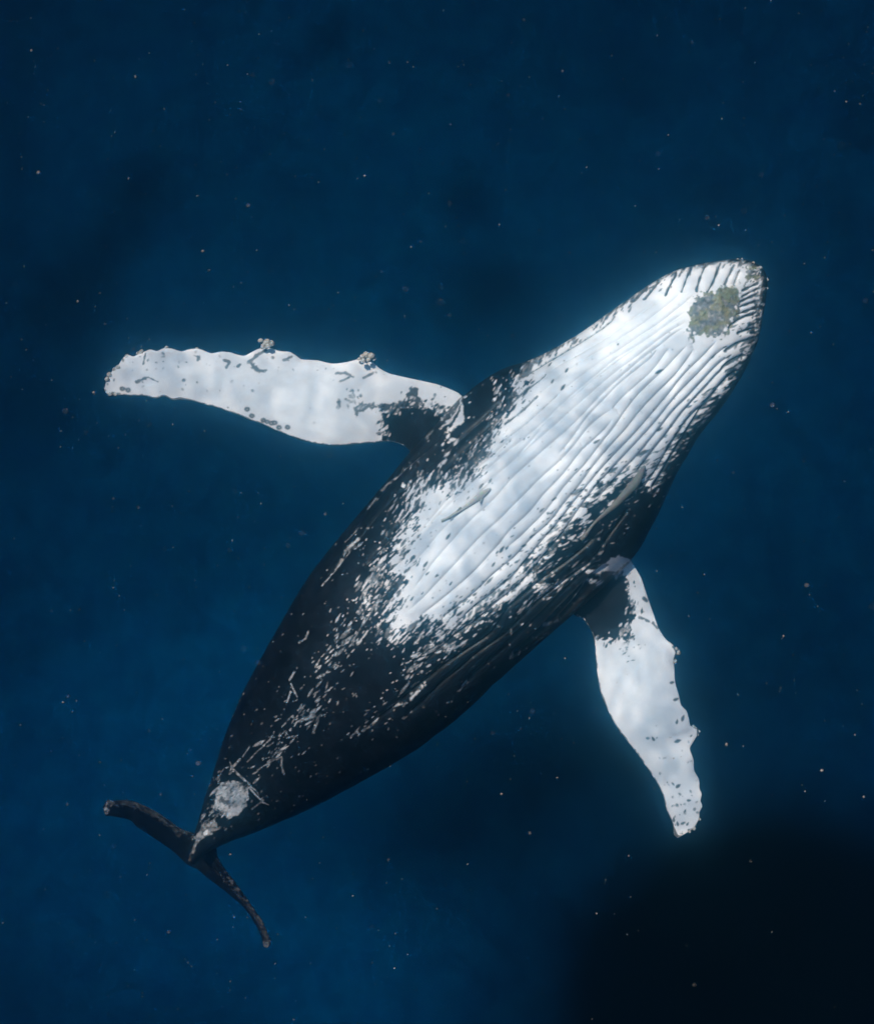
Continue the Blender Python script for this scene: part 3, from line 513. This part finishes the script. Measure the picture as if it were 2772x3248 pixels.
# dark rims and marks on the flippers
stroke(LF_TE[4:-3], 3.4, 0.05, broken=.12); stroke(RF_TE[5:-2], 3.0, 0.10, broken=.38)
stroke([(2134, 2050), (2146, 2068), (2138, 2092)], 4, .15)
for x, y in ((800, 1319), (836, 1333), (848, 1338), (862, 1342), (872, 1341), (886, 1356), (913, 1355), (785, 1298), (390, 1233), (408, 1237), (377, 1253), (360, 1250)):
    ellipse(x, y, 8, 7, 0, .08); ellipse(x, y, 3.2, 3, 0, .6)
paint_poly([(790, 1150), (800, 1145), (812, 1158), (822, 1172), (850, 1172), (838, 1182), (820, 1180), (800, 1168)], .15, 3, 8, 19)
stroke([(845, 1110), (815, 1128), (790, 1150)], 5, .25, broken=.3)
paint_poly(zm(300, 1020, 2.21, (700, 240), (740, 235), (750, 260), (725, 285), (720, 250)), .2, 2, 8, 20)
stroke(zm(300, 1020, 2.21, (910, 270), (950, 285), (930, 320)), 4, .3); stroke(zm(300, 1020, 2.21, (300, 425), (340, 405), (355, 400)), 5, .25); stroke(zm(300, 1020, 2.21, (380, 390), (450, 425)), 2, .3)
stroke(zm(300, 1020, 2.21, (1330, 270), (1385, 245)), 5, .3); stroke(zm(300, 1020, 2.21, (1010, 315), (1025, 300)), 5, .2); stroke(zm(300, 1020, 2.21, (360, 225), (345, 300)), 3, .3)
for P in (zm(*Z8, (230, 300), (330, 290), (420, 335)), zm(*Z8, (540, 350), (600, 320), (680, 290)), zm(*Z8, (360, 480), (400, 495), (480, 490)), zm(*Z8, (280, 390), (370, 345)), zm(*Z8, (690, 970), (745, 955)), zm(*Z8, (1310, 590), (1345, 535))):
    stroke(P, 4, .3, broken=.3)
for q in range(110):
    u = rng.random(); v = rng.random()
    if q % 2:
        t = int((0.25 + 0.75 * u ** .8) * (len(LF_LE) - 1)); P0 = np.array(LF_LE[t]); P1 = np.array(LF_TE[min(len(LF_TE) - 1, int(t / len(LF_LE) * len(LF_TE)))])
    else:
        t = int((0.35 + 0.65 * u ** .45) * (len(RF_LE) - 1)); P0 = np.array(RF_LE[t]); P1 = np.array(RF_TE[min(len(RF_TE) - 1, int(t / len(RF_LE) * len(RF_TE)))])
    p = P0 + (P1 - P0) * (0.04 + 0.92 * v ** 1.4)
    l = rng.uniform(1.5, 6); ellipse(p[0], p[1], l, l * rng.uniform(.4, .9), rng.uniform(0, 3.1), rng.uniform(.3, .8))
for x, y, l, an in ((2184, 2537, 8, 0), (2150, 2491, 10, 40), (2148, 2347, 12, 15), (2070, 2340, 9, 120), (2164, 2275, 11, 70), (2145, 2285, 9, 80), (2143, 2216, 10, 10), (2130, 2163, 9, 5), (2148, 2612, 9, 100), (2165, 2610, 8, 30), (2180, 2612, 7, 60), (2136, 2600, 8, 100), (2172, 2570, 6, 60)):
    ellipse(x, y, l, l * .45, R(an), .12)
stroke([(2028, 1957), (2050, 1965), (2070, 1975), (2083, 1990)], 4, .25, broken=.3); stroke([(2042, 1897), (2050, 1903)], 5, .12)
spray(2010, 2065, 25, 20, 0, 16, 3, 8, 20, .45, .75)
# chin: grey rubbed callus with yellow-green growth
def blotch(P, ragged, scale, seed):
    P = np.asarray(P, float); s = win(*P.min(0), *P.max(0), 50); x, y = GX[s], GY[s]
    nx = (fbm(x / scale, y / scale, seed, 4) - 0.5) * 4 * ragged
    return s, smooth01(poly_sd(P, x + nx, y + nx), -4, 4)
for P, v in ((zm(*A, (730, 650), (860, 570), (980, 500), (1130, 430), (1290, 420), (1370, 500), (1370, 620), (1330, 720), (1330, 800), (1210, 930), (1130, 1040), (1000, 1040), (900, 1020), (840, 1020), (720, 1100), (690, 1080), (730, 980), (740, 860), (740, 760)), .30),
             (zm(*A, (1430, 220), (1480, 190), (1560, 200), (1600, 250), (1560, 330), (1430, 430), (1390, 420), (1440, 330), (1400, 290)), .26)):
    s, k = blotch(P, 11, 11, 23)
    tex = np.clip(0.04 + 0.75 * fbm(GX[s] / 12, GY[s] / 12, 25, 4) ** 1.8 + (v - .30), 0, 1)
    pig[s] = pig[s] * (1 - k) + tex * k
    alg[s] = np.maximum(alg[s], k * .75 * smooth01(fbm(GX[s] / 16, GY[s] / 16, 61, 3), .42, .68))
    rel[s] += k * 0.012 * (fbm(GX[s] / 9, GY[s] / 9, 27, 3) - 0.35)
for P, v in ((zm(*A, (1010, 560), (1120, 450), (1290, 430), (1330, 490), (1250, 600), (1130, 580), (1140, 700), (1080, 640), (1010, 600)), .95), (zm(*A, (840, 720), (960, 700), (970, 740), (880, 780)), .7),
             (zm(*A, (760, 800), (840, 770), (830, 840), (780, 850)), .7), (zm(*A, (1090, 640), (1160, 640), (1150, 780), (1120, 720)), .5), (zm(*A, (1480, 190), (1580, 180), (1540, 230), (1500, 240)), .8)):
    s, k = blotch(P, 6, 10, 33)
    alg[s] = np.maximum(alg[s], k * v * (0.45 + 0.55 * fbm(GX[s] / 7, GY[s] / 7, 35, 2)))
    rel[s] += k * 0.020 * fbm(GX[s] / 8, GY[s] / 8, 37, 3)
for q in range(160):   # scuffs around the jaw rim
    u = rng.random(); P = np.array(zm(*A, (1560, 230), (1600, 420), (1610, 640), (1590, 860), (1560, 1010), (1480, 1180), (1380, 1330), (1330, 1430), (1250, 1540)))
    i = u * (len(P) - 1.001); p = P[int(i)] + (P[int(i) + 1] - P[int(i)]) * (i % 1)
    l = rng.uniform(3, 9); ellipse(p[0] + rng.normal(-6, 10), p[1] + rng.normal(-3, 8), l, l * .22, R(rng.uniform(10, 60)), rng.choice([.06, .06, .85]))
rel += (fbm(GX / 60, GY / 60, 41, 2) - 0.5) * 0.020
mids = np.exp(-((pig - 0.5) / 0.28) ** 2)
pig *= 1 - mids * 0.75 * (1 - smooth01(fbm(GX / 7, GY / 7, 43, 3), .25, .7))

def sample(img, x, y):
    x = np.clip(x / 2, 0, RW - 1.001); y = np.clip(y / 2, 0, RH - 1.001)
    i, j = y.astype(int), x.astype(int); fy, fx = y - i, x - j
    return (img[i, j] * (1 - fx) + img[i, j + 1] * fx) * (1 - fy) + (img[i + 1, j] * (1 - fx) + img[i + 1, j + 1] * fx) * fy

# ---------------------------------------------------------------- whale
KL = [(600, 2718), (613, 2670), (621, 2638), (640, 2575), (656, 2519), (676, 2460), (712, 2345), (749, 2250), (800, 2143), (887, 1985), (978, 1832), (1080, 1700), (1204, 1552), (1299, 1435), (1392, 1335), (1478, 1250),
      (1575, 1181), (1692, 1138), (1813, 1074), (1926, 995), (2026, 925), (2107, 875), (2189, 846), (2260, 831), (2333, 823), (2379, 829), (2406, 842), (2421, 860)]
KR = [(622, 2738), (652, 2706), (690, 2684), (736, 2662), (795, 2640), (854, 2616), (960, 2572), (1070, 2516), (1190, 2450), (1340, 2360), (1470, 2260), (1590, 2148), (1720, 2034), (1822, 1945), (1918, 1858), (2005, 1770),
      (2080, 1640), (2139, 1513), (2202, 1404), (2284, 1296), (2352, 1192), (2385, 1120), (2404, 1060), (2415, 1006), (2424, 950), (2429, 908), (2428, 880), (2421, 860)]
def build_body():
    NS, NT, NB = 1250, 400, 56
    l, r = catmull(KL, 40), catmull(KR, 40)
    mid = (l + r) / 2
    d = np.r_[0, np.cumsum(np.linalg.norm(np.diff(mid, axis=0), axis=1))]
    lin = np.linspace(0, 1, NS); t = lin * d[-1]
    t = np.r_[t[:-60], d[-1] - (d[-1] - t[-60]) * np.linspace(1, 0, 61)[1:] ** 1.6]
    NS_ = len(t)
    Lp = np.stack([np.interp(t, d, l[:, k]) for k in (0, 1)], 1); Rp = np.stack([np.interp(t, d, r[:, k]) for k in (0, 1)], 1)
    s = t / d[-1]
    zc = np.interp(s, [0, .08, .2, .4, .6, .8, 1.0], [-2.05, -1.55, -1.0, -.45, -.15, .0, .10])
    for _ in range(3): zc = np.convolve(np.pad(zc, 60, mode='edge'), np.ones(121) / 121, 'valid')
    ratio = np.interp(s, [0, .05, .12, .25, .45, .65, .8, .92, 1], [1.6, 1.35, 1.10, .95, .86, .78, .66, .58, .6])
    ex = np.interp(s, [0, .3, .6, 1], [1.0, .95, .90, .90])
    u = np.linspace(0, 1, NT)
    th = np.pi * u; th = 0.55 * th + 0.45 * np.arccos(1 - 2 * u)      # pi -> 0 across the belly
    th = np.pi - th
    tb = -np.linspace(0, np.pi, NB + 2)[1:-1]
    ang = np.r_[th, tb]
    ca, sa = np.cos(ang), np.sin(ang)
    tl, tr = Lp.copy(), Rp.copy()
    for it in range(4):
        lx, ly = unproject(tl[:, 0], tl[:, 1], zc); rx, ry = unproject(tr[:, 0], tr[:, 1], zc)
        cx, cy_ = (lx + rx) / 2, (ly + ry) / 2
        nx, ny = (rx - lx) / 2, (ry - ly) / 2
        a = np.hypot(nx, ny); b = a * ratio
        X = cx[:, None] + nx[:, None] * ca; Y = cy_[:, None] + ny[:, None] * ca
        up = np.sign(sa) * np.abs(sa) ** ex[:, None]
        Z = zc[:, None] + b[:, None] * np.where(sa > 0, up, up * 1.0)
        px, py = project(X, Y, Z)
        dx, dy = Rp[:, 0] - Lp[:, 0], Rp[:, 1] - Lp[:, 1]; ln = np.hypot(dx, dy) + 1e-6; dx, dy = dx / ln, dy / ln
        q = (px - Lp[:, :1]) * dx[:, None] + (py - Lp[:, 1:]) * dy[:, None]
        e0, e1 = q.min(1), q.max(1) - ln
        g = 0.9
        tl[:, 0] -= g * e0 * dx; tl[:, 1] -= g * e0 * dy; tr[:, 0] -= g * e1 * dx; tr[:, 1] -= g * e1 * dy
    V = np.stack([X, Y, Z], -1)
    # surface normals of the smooth body, for the relief
    du = np.gradient(V, axis=0); dv = np.roll(V, -1, 1) - np.roll(V, 1, 1)
    N = np.cross(du, dv); N /= np.linalg.norm(N, axis=-1, keepdims=True) + 1e-9
    if N[NS_ // 2, NT // 2, 2] < 0: N = -N
    px, py = project(X, Y, Z)
    top = (np.arange(len(ang)) < NT)[None, :] & np.ones((NS_, 1), bool)
    face = smooth01(N[..., 2], -0.05, 0.25) * top
    h = sample(rel, px, py) * face
    V = V + N * h[..., None]
    P = sample(pig, px, py) * np.where(top, smooth01(N[..., 2], -0.02, 0.06), 0)
    G = sample(alg, px, py) * top
    n = len(ang); i = np.arange(NS_ * n).reshape(NS_, n)
    j = np.roll(i, -1, 1)
    f = np.stack([i[:-1], j[:-1], j[1:], i[1:]], -1).reshape(-1, 4)
    return V, P, G, f, (X, Y, Z, px, py)
def limb(le, te, n, m, zle, zte, thick, under=0.9, back=0.15):
    """a fin lofted between its traced leading and trailing edges; zle / zte give depth from root to tip"""
    a = resample(catmull(le, 10), n); b = resample(catmull(te, 10), n)
    u = np.linspace(0, 1, n)
    za = np.interp(u, np.linspace(0, 1, len(zle)), zle); zb = np.interp(u, np.linspace(0, 1, len(zte)), zte)
    k = np.ones(31) / 31
    za = np.convolve(np.pad(za, 15, mode='edge'), k, 'valid'); zb = np.convolve(np.pad(zb, 15, mode='edge'), k, 'valid')
    ax, ay = unproject(a[:, 0], a[:, 1], za); bx, by = unproject(b[:, 0], b[:, 1], zb)
    c = (1 - np.cos(np.linspace(0, np.pi, m))) / 2
    c = 0.5 * c + 0.5 * np.linspace(0, 1, m) ** 1.0
    chord = np.sqrt((ax - bx) ** 2 + (ay - by) ** 2 + (za - zb) ** 2)
    prof = np.clip(2.6 * (0.2969 * np.sqrt(c) - 0.1260 * c - 0.3516 * c ** 2 + 0.2843 * c ** 3 - 0.1036 * c ** 4), 0, 1) * 2
    th = np.interp(u, np.linspace(0, 1, len(thick)), thick) * np.minimum(1, np.sqrt(np.maximum(0, (1 - u) / 0.06)))
    A_ = np.stack([ax, ay, za], -1)[:, None]; B_ = np.stack([bx, by, zb], -1)[:, None]
    base = A_ + (B_ - A_) * c[None, :, None]
    du = np.gradient(base, axis=0); dv = B_ - A_
    N = np.cross(du, np.broadcast_to(dv, du.shape)); N /= np.linalg.norm(N, axis=-1, keepdims=True) + 1e-9
    N = np.where(N[..., 2:] < 0, -N, N)
    off = (chord * th)[:, None] * prof[None] * 0.5
    px, py = project(base[..., 0], base[..., 1], base[..., 2])
    up = base + N * (off + sample(rel, px, py) * 0.6)[..., None]
    lo = base - N * (off * under)[..., None]
    V = np.concatenate([up, lo[:, ::-1][:, 1:-1]], 1)
    P = sample(pig, px, py); G = np.zeros_like(P)
    Pl = back + 0.0 * P
    P = np.concatenate([P, (Pl * 1.0)[:, ::-1][:, 1:-1]], 1); G = np.concatenate([G, G[:, 1:-1]], 1)
    w_ = V.shape[1]; i = np.arange(n * w_).reshape(n, w_); j = np.roll(i, -1, 1)
    f = np.stack([i[:-1], j[:-1], j[1:], i[1:]], -1).reshape(-1, 4)
    return V, P, G, f
def skin():
    m, t, b = node_mat('whale_skin'); L = t.links.new
    at = t.nodes.new('ShaderNodeAttribute'); at.attribute_name = 'pigment'
    sep = t.nodes.new('ShaderNodeSeparateColor'); L(at.outputs['Color'], sep.inputs[0])
    tc = t.nodes.new('ShaderNodeTexCoord')
    n1 = t.nodes.new('ShaderNodeTexNoise'); n1.inputs['Scale'].default_value = 5; n1.inputs['Detail'].default_value = 6; n1.inputs['Roughness'].default_value = .65
    n2 = t.nodes.new('ShaderNodeTexNoise'); n2.inputs['Scale'].default_value = 45; n2.inputs['Detail'].default_value = 4
    L(tc.outputs['Object'], n1.inputs['Vector']); L(tc.outputs['Object'], n2.inputs['Vector'])
    rb = t.nodes.new('ShaderNodeValToRGB'); e = rb.color_ramp.elements
    e[0].position = .35; e[0].color = (0.0022, 0.0032, 0.0052, 1); e[1].position = .75; e[1].color = (0.0085, 0.0130, 0.0200, 1)
    rw = t.nodes.new('ShaderNodeValToRGB'); e = rw.color_ramp.elements
    e[0].position = .30; e[0].color = (0.70, 0.715, 0.735, 1); e[1].position = .62; e[1].color = (0.80, 0.80, 0.79, 1)
    L(n1.outputs['Fac'], rb.inputs[0]); L(n1.outputs['Fac'], rw.inputs[0])
    mx = t.nodes.new('ShaderNodeMix'); mx.data_type = 'RGBA'
    L(sep.outputs[0], mx.inputs['Factor']); L(rb.outputs[0], mx.inputs['A']); L(rw.outputs[0], mx.inputs['B'])
    ma = t.nodes.new('ShaderNodeMix'); ma.data_type = 'RGBA'; ma.inputs['B'].default_value = (0.21, 0.20, 0.085, 1)
    L(sep.outputs[1], ma.inputs['Factor']); L(mx.outputs['Result'], ma.inputs['A'])
    L(ma.outputs['Result'], b.inputs['Base Color'])
    b.inputs['Roughness'].default_value = 0.42; b.inputs['Specular IOR Level'].default_value = 0.2
    bp = t.nodes.new('ShaderNodeBump'); bp.inputs['Strength'].default_value = 0.15; bp.inputs['Distance'].default_value = 0.01
    L(n2.outputs['Fac'], bp.inputs['Height']); L(bp.outputs[0], b.inputs['Normal'])
    return m
pieces = [build_body()]
SURF = pieces[0][4]
pieces.append(limb(LF_LE, LF_TE, 620, 130, [-.10, -.06, .10, .22, .30, .34], [-.20, -.14, .02, .14, .24, .32], [.26, .24, .20, .17, .14, .12]))
pieces.append(limb(RF_LE, RF_TE, 560, 130, [-.02, .06, .08, .02, -.15, -.25], [-.16, -.10, -.08, -.13, -.23, -.30], [.26, .24, .20, .17, .14, .12]))
pieces.append(limb(LK_LE, LK_TE, 260, 60, [-2.0, -2.0, -2.05, -2.15, -2.2], [-2.35, -2.5, -2.55, -2.4, -2.25], [.22, .16, .12, .10, .10], back=0.0))
pieces.append(limb(RK_LE, RK_TE, 260, 60, [-2.0, -2.0, -2.05, -2.15, -2.2], [-2.35, -2.5, -2.55, -2.4, -2.25], [.22, .16, .12, .10, .10], back=0.0))
vs, fs, ps, gs, off = [], [], [], [], 0
for pc in pieces:
    v = pc[0].reshape(-1, 3); vs.append(v); fs.append(pc[3] + off); ps.append(pc[1].ravel()); gs.append(pc[2].ravel()); off += len(v)
whale = link_mesh('humpback_whale', np.vstack(vs), np.vstack(fs), skin())
ca_ = whale.data.color_attributes.new('pigment', 'FLOAT_COLOR', 'POINT')
col = np.zeros((off, 4), np.float32); col[:, 0] = np.clip(np.concatenate(ps), 0, 1); col[:, 1] = np.clip(np.concatenate(gs), 0, 1); col[:, 3] = 1
ca_.data.foreach_set('color', col.ravel())
tag(whale, 'black and white humpback whale swimming belly up with spread flippers', 'whale')

# height of the belly above a chart position
_st = (slice(None, None, 4), slice(0, 400, 4))
_px, _py, _pz = SURF[3][_st].ravel(), SURF[4][_st].ravel(), SURF[2][_st].ravel()
def belly_z(x, y):
    k = np.argsort((_px - x) ** 2 + (_py - y) ** 2)[:4]; return float(_pz[k].mean())

# ---------------------------------------------------------------- barnacles
def barnacle_mesh(seed):
    r = np.random.default_rng(seed); n = 12
    rings = [(1.0, 0.0), (0.96, .25), (.80, .60), (.62, .86), (.50, .92), (.40, .80), (.30, .55), (.02, .50)]
    v = []
    for k, (rad, h) in enumerate(rings):
        for i in range(n):
            a = 2 * math.pi * i / n; rr = rad * (1 + 0.09 * math.cos(a * 6) * (1 - k / 9) + r.normal(0, .03))
            v.append((rr * math.cos(a), rr * math.sin(a), h + r.normal(0, .02)))
    f = [(k * n + i, k * n + (i + 1) % n, (k + 1) * n + (i + 1) % n, (k + 1) * n + i) for k in range(len(rings) - 1) for i in range(n)]
    return v, f
mb, tb_, bb = node_mat('barnacle_shell')
nb = tb_.nodes.new('ShaderNodeTexNoise'); nb.inputs['Scale'].default_value = 25; nb.inputs['Detail'].default_value = 4
rb_ = tb_.nodes.new('ShaderNodeValToRGB'); rb_.color_ramp.elements[0].color = (.06, .06, .06, 1); rb_.color_ramp.elements[0].position = .35
rb_.color_ramp.elements[1].color = (.66, .64, .58, 1); rb_.color_ramp.elements[1].position = .62
tcb = tb_.nodes.new('ShaderNodeTexCoord'); tb_.links.new(tcb.outputs['Object'], nb.inputs['Vector'])
tb_.links.new(nb.outputs['Fac'], rb_.inputs[0]); tb_.links.new(rb_.outputs[0], bb.inputs['Base Color']); bb.inputs['Roughness'].default_value = .8
protos = []
def barnacle(x, y, z, size, dirn):
    X, Y = unproject(x, y, z)
    k = len(protos) % 4
    if len(protos) < 4:
        o = link_mesh('barnacle', *barnacle_mesh(k + 3), mb, whale)
    else:
        o = protos[k].copy(); sc.collection.objects.link(o); o.parent = whale
    protos.append(o)
    d = Vector(dirn).normalized(); o.location = (X, Y, z)
    o.rotation_euler = d.to_track_quat('Z', 'Y').to_euler(); o.scale = (size, size, size * rng.uniform(.8, 1.2))
px2m = 1 / S
for x, y, z, s in [(838, 1092, .22, 11), (828, 1082, .24, 9), (848, 1086, .22, 12), (862, 1092, .20, 11), (852, 1100, .28, 9), (836, 1102, .28, 8),
                   (1162, 1126, .12, 11), (1150, 1132, .14, 9), (1178, 1130, .12, 12), (1170, 1142, .16, 8), (1152, 1146, .18, 9), (1187, 1140, .10, 7), (1140, 1140, .14, 7),
                   (530, 1104, .27, 7), (452, 1119, .29, 9), (440, 1122, .29, 7), (405, 1132, .30, 9), (378, 1166, .31, 10), (366, 1174, .31, 8), (350, 1190, .32, 9), (342, 1204, .33, 8), (626, 1106, .26, 5), (352, 1252, .31, 7), (370, 1252, .31, 6)]:
    barnacle(x, y, z, s * px2m, (rng.normal(-.2, .3), rng.normal(.7, .25), .7))
for x, y, z, s in [(2149, 2070, .05, 9), (2138, 2098, .07, 8), (2143, 2058, .06, 6), (2203, 2312, -.08, 8), (2216, 2320, -.09, 5), (2196, 2306, -.06, 7), (2210, 2330, -.09, 6), (2217, 2598, -.23, 5), (2199, 2627, -.24, 7), (2222, 2556, -.22, 4), (2185, 2638, -.24, 5)]:
    barnacle(x, y, z, s * px2m, (rng.normal(.8, .2), rng.normal(0, .3), .7))
for x, y, s in [(2338, 824, 5), (2352, 822, 4), (2388, 834, 5), (2410, 850, 6), (2430, 888, 7), (2431, 915, 5), (2408, 988, 6)]:
    barnacle(x, y, belly_z(x, y) - .01, s * px2m, (rng.normal(.5, .3), rng.normal(.3, .3), .7))
# ---------------------------------------------------------------- tufts of algae on the chin
mg, tg, bgp = node_mat('algae')
ng = tg.nodes.new('ShaderNodeTexNoise'); ng.inputs['Scale'].default_value = 60; rg = tg.nodes.new('ShaderNodeValToRGB')
rg.color_ramp.elements[0].color = (.10, .11, .05, 1); rg.color_ramp.elements[1].color = (.27, .25, .11, 1); tg.links.new(ng.outputs['Fac'], rg.inputs[0])
tg.links.new(rg.outputs[0], bgp.inputs['Base Color']); bgp.inputs['Roughness'].default_value = .9; bgp.inputs['Specular IOR Level'].default_value = .1
tufts = []
for ax_, ay_, sz in [(1060, 550, 8), (1110, 500, 9), (1160, 465, 8), (1210, 470, 10), (1260, 450, 8), (1230, 520, 9), (1190, 560, 10), (1210, 610, 7), (1130, 560, 7), (1290, 480, 7), (1120, 640, 6), (940, 720, 6), (880, 750, 6), (800, 800, 6), (790, 830, 5), (1130, 720, 5), (1540, 205, 6), (1510, 225, 5)]:
    x, y = zm(*A, (ax_, ay_))[0]
    r = np.random.default_rng(int(ax_)); vv, ff = [], []
    nr, nc = 6, 10
    for a in range(nr):
        for b_ in range(nc):
            t1, t2 = math.pi * .55 * a / (nr - 1) + .05, 2 * math.pi * b_ / nc
            q_ = 1 + r.normal(0, .22)
            vv.append((q_ * math.sin(t1) * math.cos(t2), q_ * math.sin(t1) * math.sin(t2), .7 * q_ * math.cos(t1)))
    ff = [(a * nc + b_, (a + 1) * nc + b_, (a + 1) * nc + (b_ + 1) % nc, a * nc + (b_ + 1) % nc) for a in range(nr - 1) for b_ in range(nc)]
    o = link_mesh('algae_tuft', vv, ff, mg, whale)
    z = belly_z(x, y); X, Y = unproject(x, y, z); o.location = (X, Y, z); o.scale = [sz * px2m * f_ for f_ in (.8, .65, .25)]; o.rotation_euler = (.2, .25, r.uniform(0, 6))
    tufts.append(o)
for o in protos + tufts: o.matrix_parent_inverse = whale.matrix_world.inverted()

# ---------------------------------------------------------------- remoras
def remora(name, path, lift, stripes, label, fins):
    P = np.asarray(path, float)
    q = catmull(P, 8); n = len(q); m = 20
    z = np.array([belly_z(x, y) for x, y, _ in P]); z = np.interp(np.linspace(0, 1, n), np.linspace(0, 1, len(P)), z) + lift
    for _ in range(2): z = np.convolve(np.pad(z, 8, mode='edge'), np.ones(17) / 17, 'valid')
    X, Y = unproject(q[:, 0], q[:, 1], z); rad = q[:, 2] * (CAM_H - z) / (CAM_H * S)
    C_ = np.stack([X, Y, z], -1); T = np.gradient(C_, axis=0); T /= np.linalg.norm(T, axis=1, keepdims=True)
    sdv = np.cross(T, [0, 0, 1.0]); sdv /= np.linalg.norm(sdv, axis=1, keepdims=True)
    a = np.linspace(0, 2 * np.pi, m, endpoint=False)
    V = C_[:, None] + sdv[:, None] * (rad[:, None, None] * np.cos(a)[None, :, None]) + np.array([0, 0, 1.0]) * (rad[:, None] * 0.42 * np.sin(a)[None])[..., None]
    i = np.arange(n * m).reshape(n, m); j = np.roll(i, -1, 1)
    f = list(map(tuple, np.stack([i[:-1], j[:-1], j[1:], i[1:]], -1).reshape(-1, 4)))
    v = V.reshape(-1, 3).tolist()
    tone = np.broadcast_to(0.5 + 0.5 * np.cos(a), (n, m)).copy()
    line = np.exp(-((np.cos(a) - 0.15) / 0.12) ** 2) * (np.sin(a) > 0)
    colr = (stripes[0] * (1 - tone) + stripes[1] * tone) + stripes[2] * line[None]
    cols = colr.ravel().tolist()
    for F in fins:      # fins: small curved blades grown from the flank
        k0 = len(v)
        zz = belly_z(F[0][0], F[0][1]) + lift + 0.005
        for lay in (0.004, -0.004):
            for (x, y) in F:
                xx, yy = unproject(x, y, zz); v.append((xx, yy, zz + lay + (0.02 if (x, y) == F[-2] else 0)))
                cols.append(stripes[0] * .9)
        f.append((k0, k0 + 1, k0 + 2, k0 + 3)); f.append((k0 + 7, k0 + 6, k0 + 5, k0 + 4))
        for e in range(4): f.append((k0 + e, k0 + 4 + e, k0 + 4 + (e + 1) % 4, k0 + (e + 1) % 4))
    mt, t, b = node_mat(name + '_skin')
    at = t.nodes.new('ShaderNodeAttribute'); at.attribute_name = 'shade'
    nn = t.nodes.new('ShaderNodeTexNoise'); nn.inputs['Scale'].default_value = 30; tcn = t.nodes.new('ShaderNodeTexCoord'); t.links.new(tcn.outputs['Object'], nn.inputs['Vector'])
    mm = t.nodes.new('ShaderNodeMix'); mm.data_type = 'RGBA'; mm.blend_type = 'MULTIPLY'; mm.inputs['Factor'].default_value = .5
    t.links.new(at.outputs['Color'], mm.inputs['A']); t.links.new(nn.outputs['Color'], mm.inputs['B']); t.links.new(mm.outputs['Result'], b.inputs['Base Color'])
    b.inputs['Roughness'].default_value = .45; b.inputs['Specular IOR Level'].default_value = .2
    o = link_mesh(name, v, f, mt)
    c = o.data.color_attributes.new('shade', 'FLOAT_COLOR', 'POINT')
    g = np.asarray(cols)[:, None] * np.array([[1.0, .97, .90, 0]]) + np.array([[0, 0, 0, 1.0]])
    c.data.foreach_set('color', g.astype(np.float32).ravel())
    tag(o, label, 'fish', 'remoras on the whale')
Y1 = (1380, 1500, 5.893); Y2 = (1820, 1450, 5.893)
def wpts(z, *p): return [(z[0] + x / z[2], z[1] + y / z[2], r) for x, y, r in p]
remora('remora', wpts(Y1, (1032, 278, 1), (1015, 300, 5), (970, 335, 8), (900, 385, 10.5), (820, 450, 11), (720, 525, 9), (600, 612, 6.5), (450, 706, 5), (300, 800, 4), (220, 850, 3.2), (150, 880, 4), (112, 895, 4.5)), .012, (.48, .64, -.06),
       'small pale grey remora clinging to the white belly', [zm(*Y1, (900, 450), (830, 500), (840, 590), (880, 520)), zm(*Y1, (500, 660), (400, 710), (455, 632), (480, 630)), zm(*Y1, (330, 815), (270, 865), (265, 850), (250, 840))])
remora('remora', wpts(Y2, (1325, 160, 2), (1312, 190, 6), (1270, 270, 9), (1210, 380, 12), (1130, 500, 14), (1020, 620, 13.5), (900, 750, 12), (760, 900, 9.5), (600, 1035, 7.5), (450, 1170, 5.5), (350, 1270, 4.2), (270, 1380, 5), (200, 1470, 7), (130, 1550, 6)), .022, (.09, .22, .28),
       'larger brown grey remora with pale lengthwise stripe beside the dark flank', [zm(*Y2, (1110, 370), (990, 500), (850, 450), (880, 425)), zm(*Y2, (1190, 470), (1200, 570), (1140, 700), (1150, 560)), zm(*Y2, (800, 850), (700, 970), (690, 930), (700, 940))])

# ---------------------------------------------------------------- drifting marine snow
def marine_snow():
    v, f = [], []
    base = np.array([(1, 0, 0), (-1, 0, 0), (0, 1, 0), (0, -1, 0), (0, 0, 1), (0, 0, -1)], float)
    tri = [(0, 2, 4), (2, 1, 4), (1, 3, 4), (3, 0, 4), (2, 0, 5), (1, 2, 5), (3, 1, 5), (0, 3, 5)]
    for q in range(1300):
        x, y, z = rng.uniform(-40, 2820), rng.uniform(-40, 3290), (rng.uniform(-5, 5) if q % 7 else rng.uniform(5, 8.3))
        if x > 1500 and y > 2550 and rng.random() < .85: continue
        if q < 120: s = rng.uniform(2.3, 4.8)
        else: s = rng.uniform(1.3, 2.6)
        if q >= 120 and rng.random() < .25 and y > 1700: continue
        s *= (CAM_H - z) / (CAM_H * S)
        X, Y = unproject(x, y, z)
        b = base * rng.uniform(.5, 1.2, (6, 3)) * rng.uniform(.6, 1.3, (1, 3)) * s
        k = len(v)
        v += (b + [X, Y, z]).tolist(); f += [(k + a, k + b_, k + c) for a, b_, c in tri]
    m, t, b = node_mat('organic_flake')
    b.inputs['Base Color'].default_value = (.32, .285, .25, 1); b.inputs['Roughness'].default_value = .9
    b.inputs['Specular IOR Level'].default_value = .1
    tag(link_mesh('marine_snow', v, f, m, smooth=False), 'pale specks of organic matter drifting in the water', 'marine snow', kind='stuff')
marine_snow()
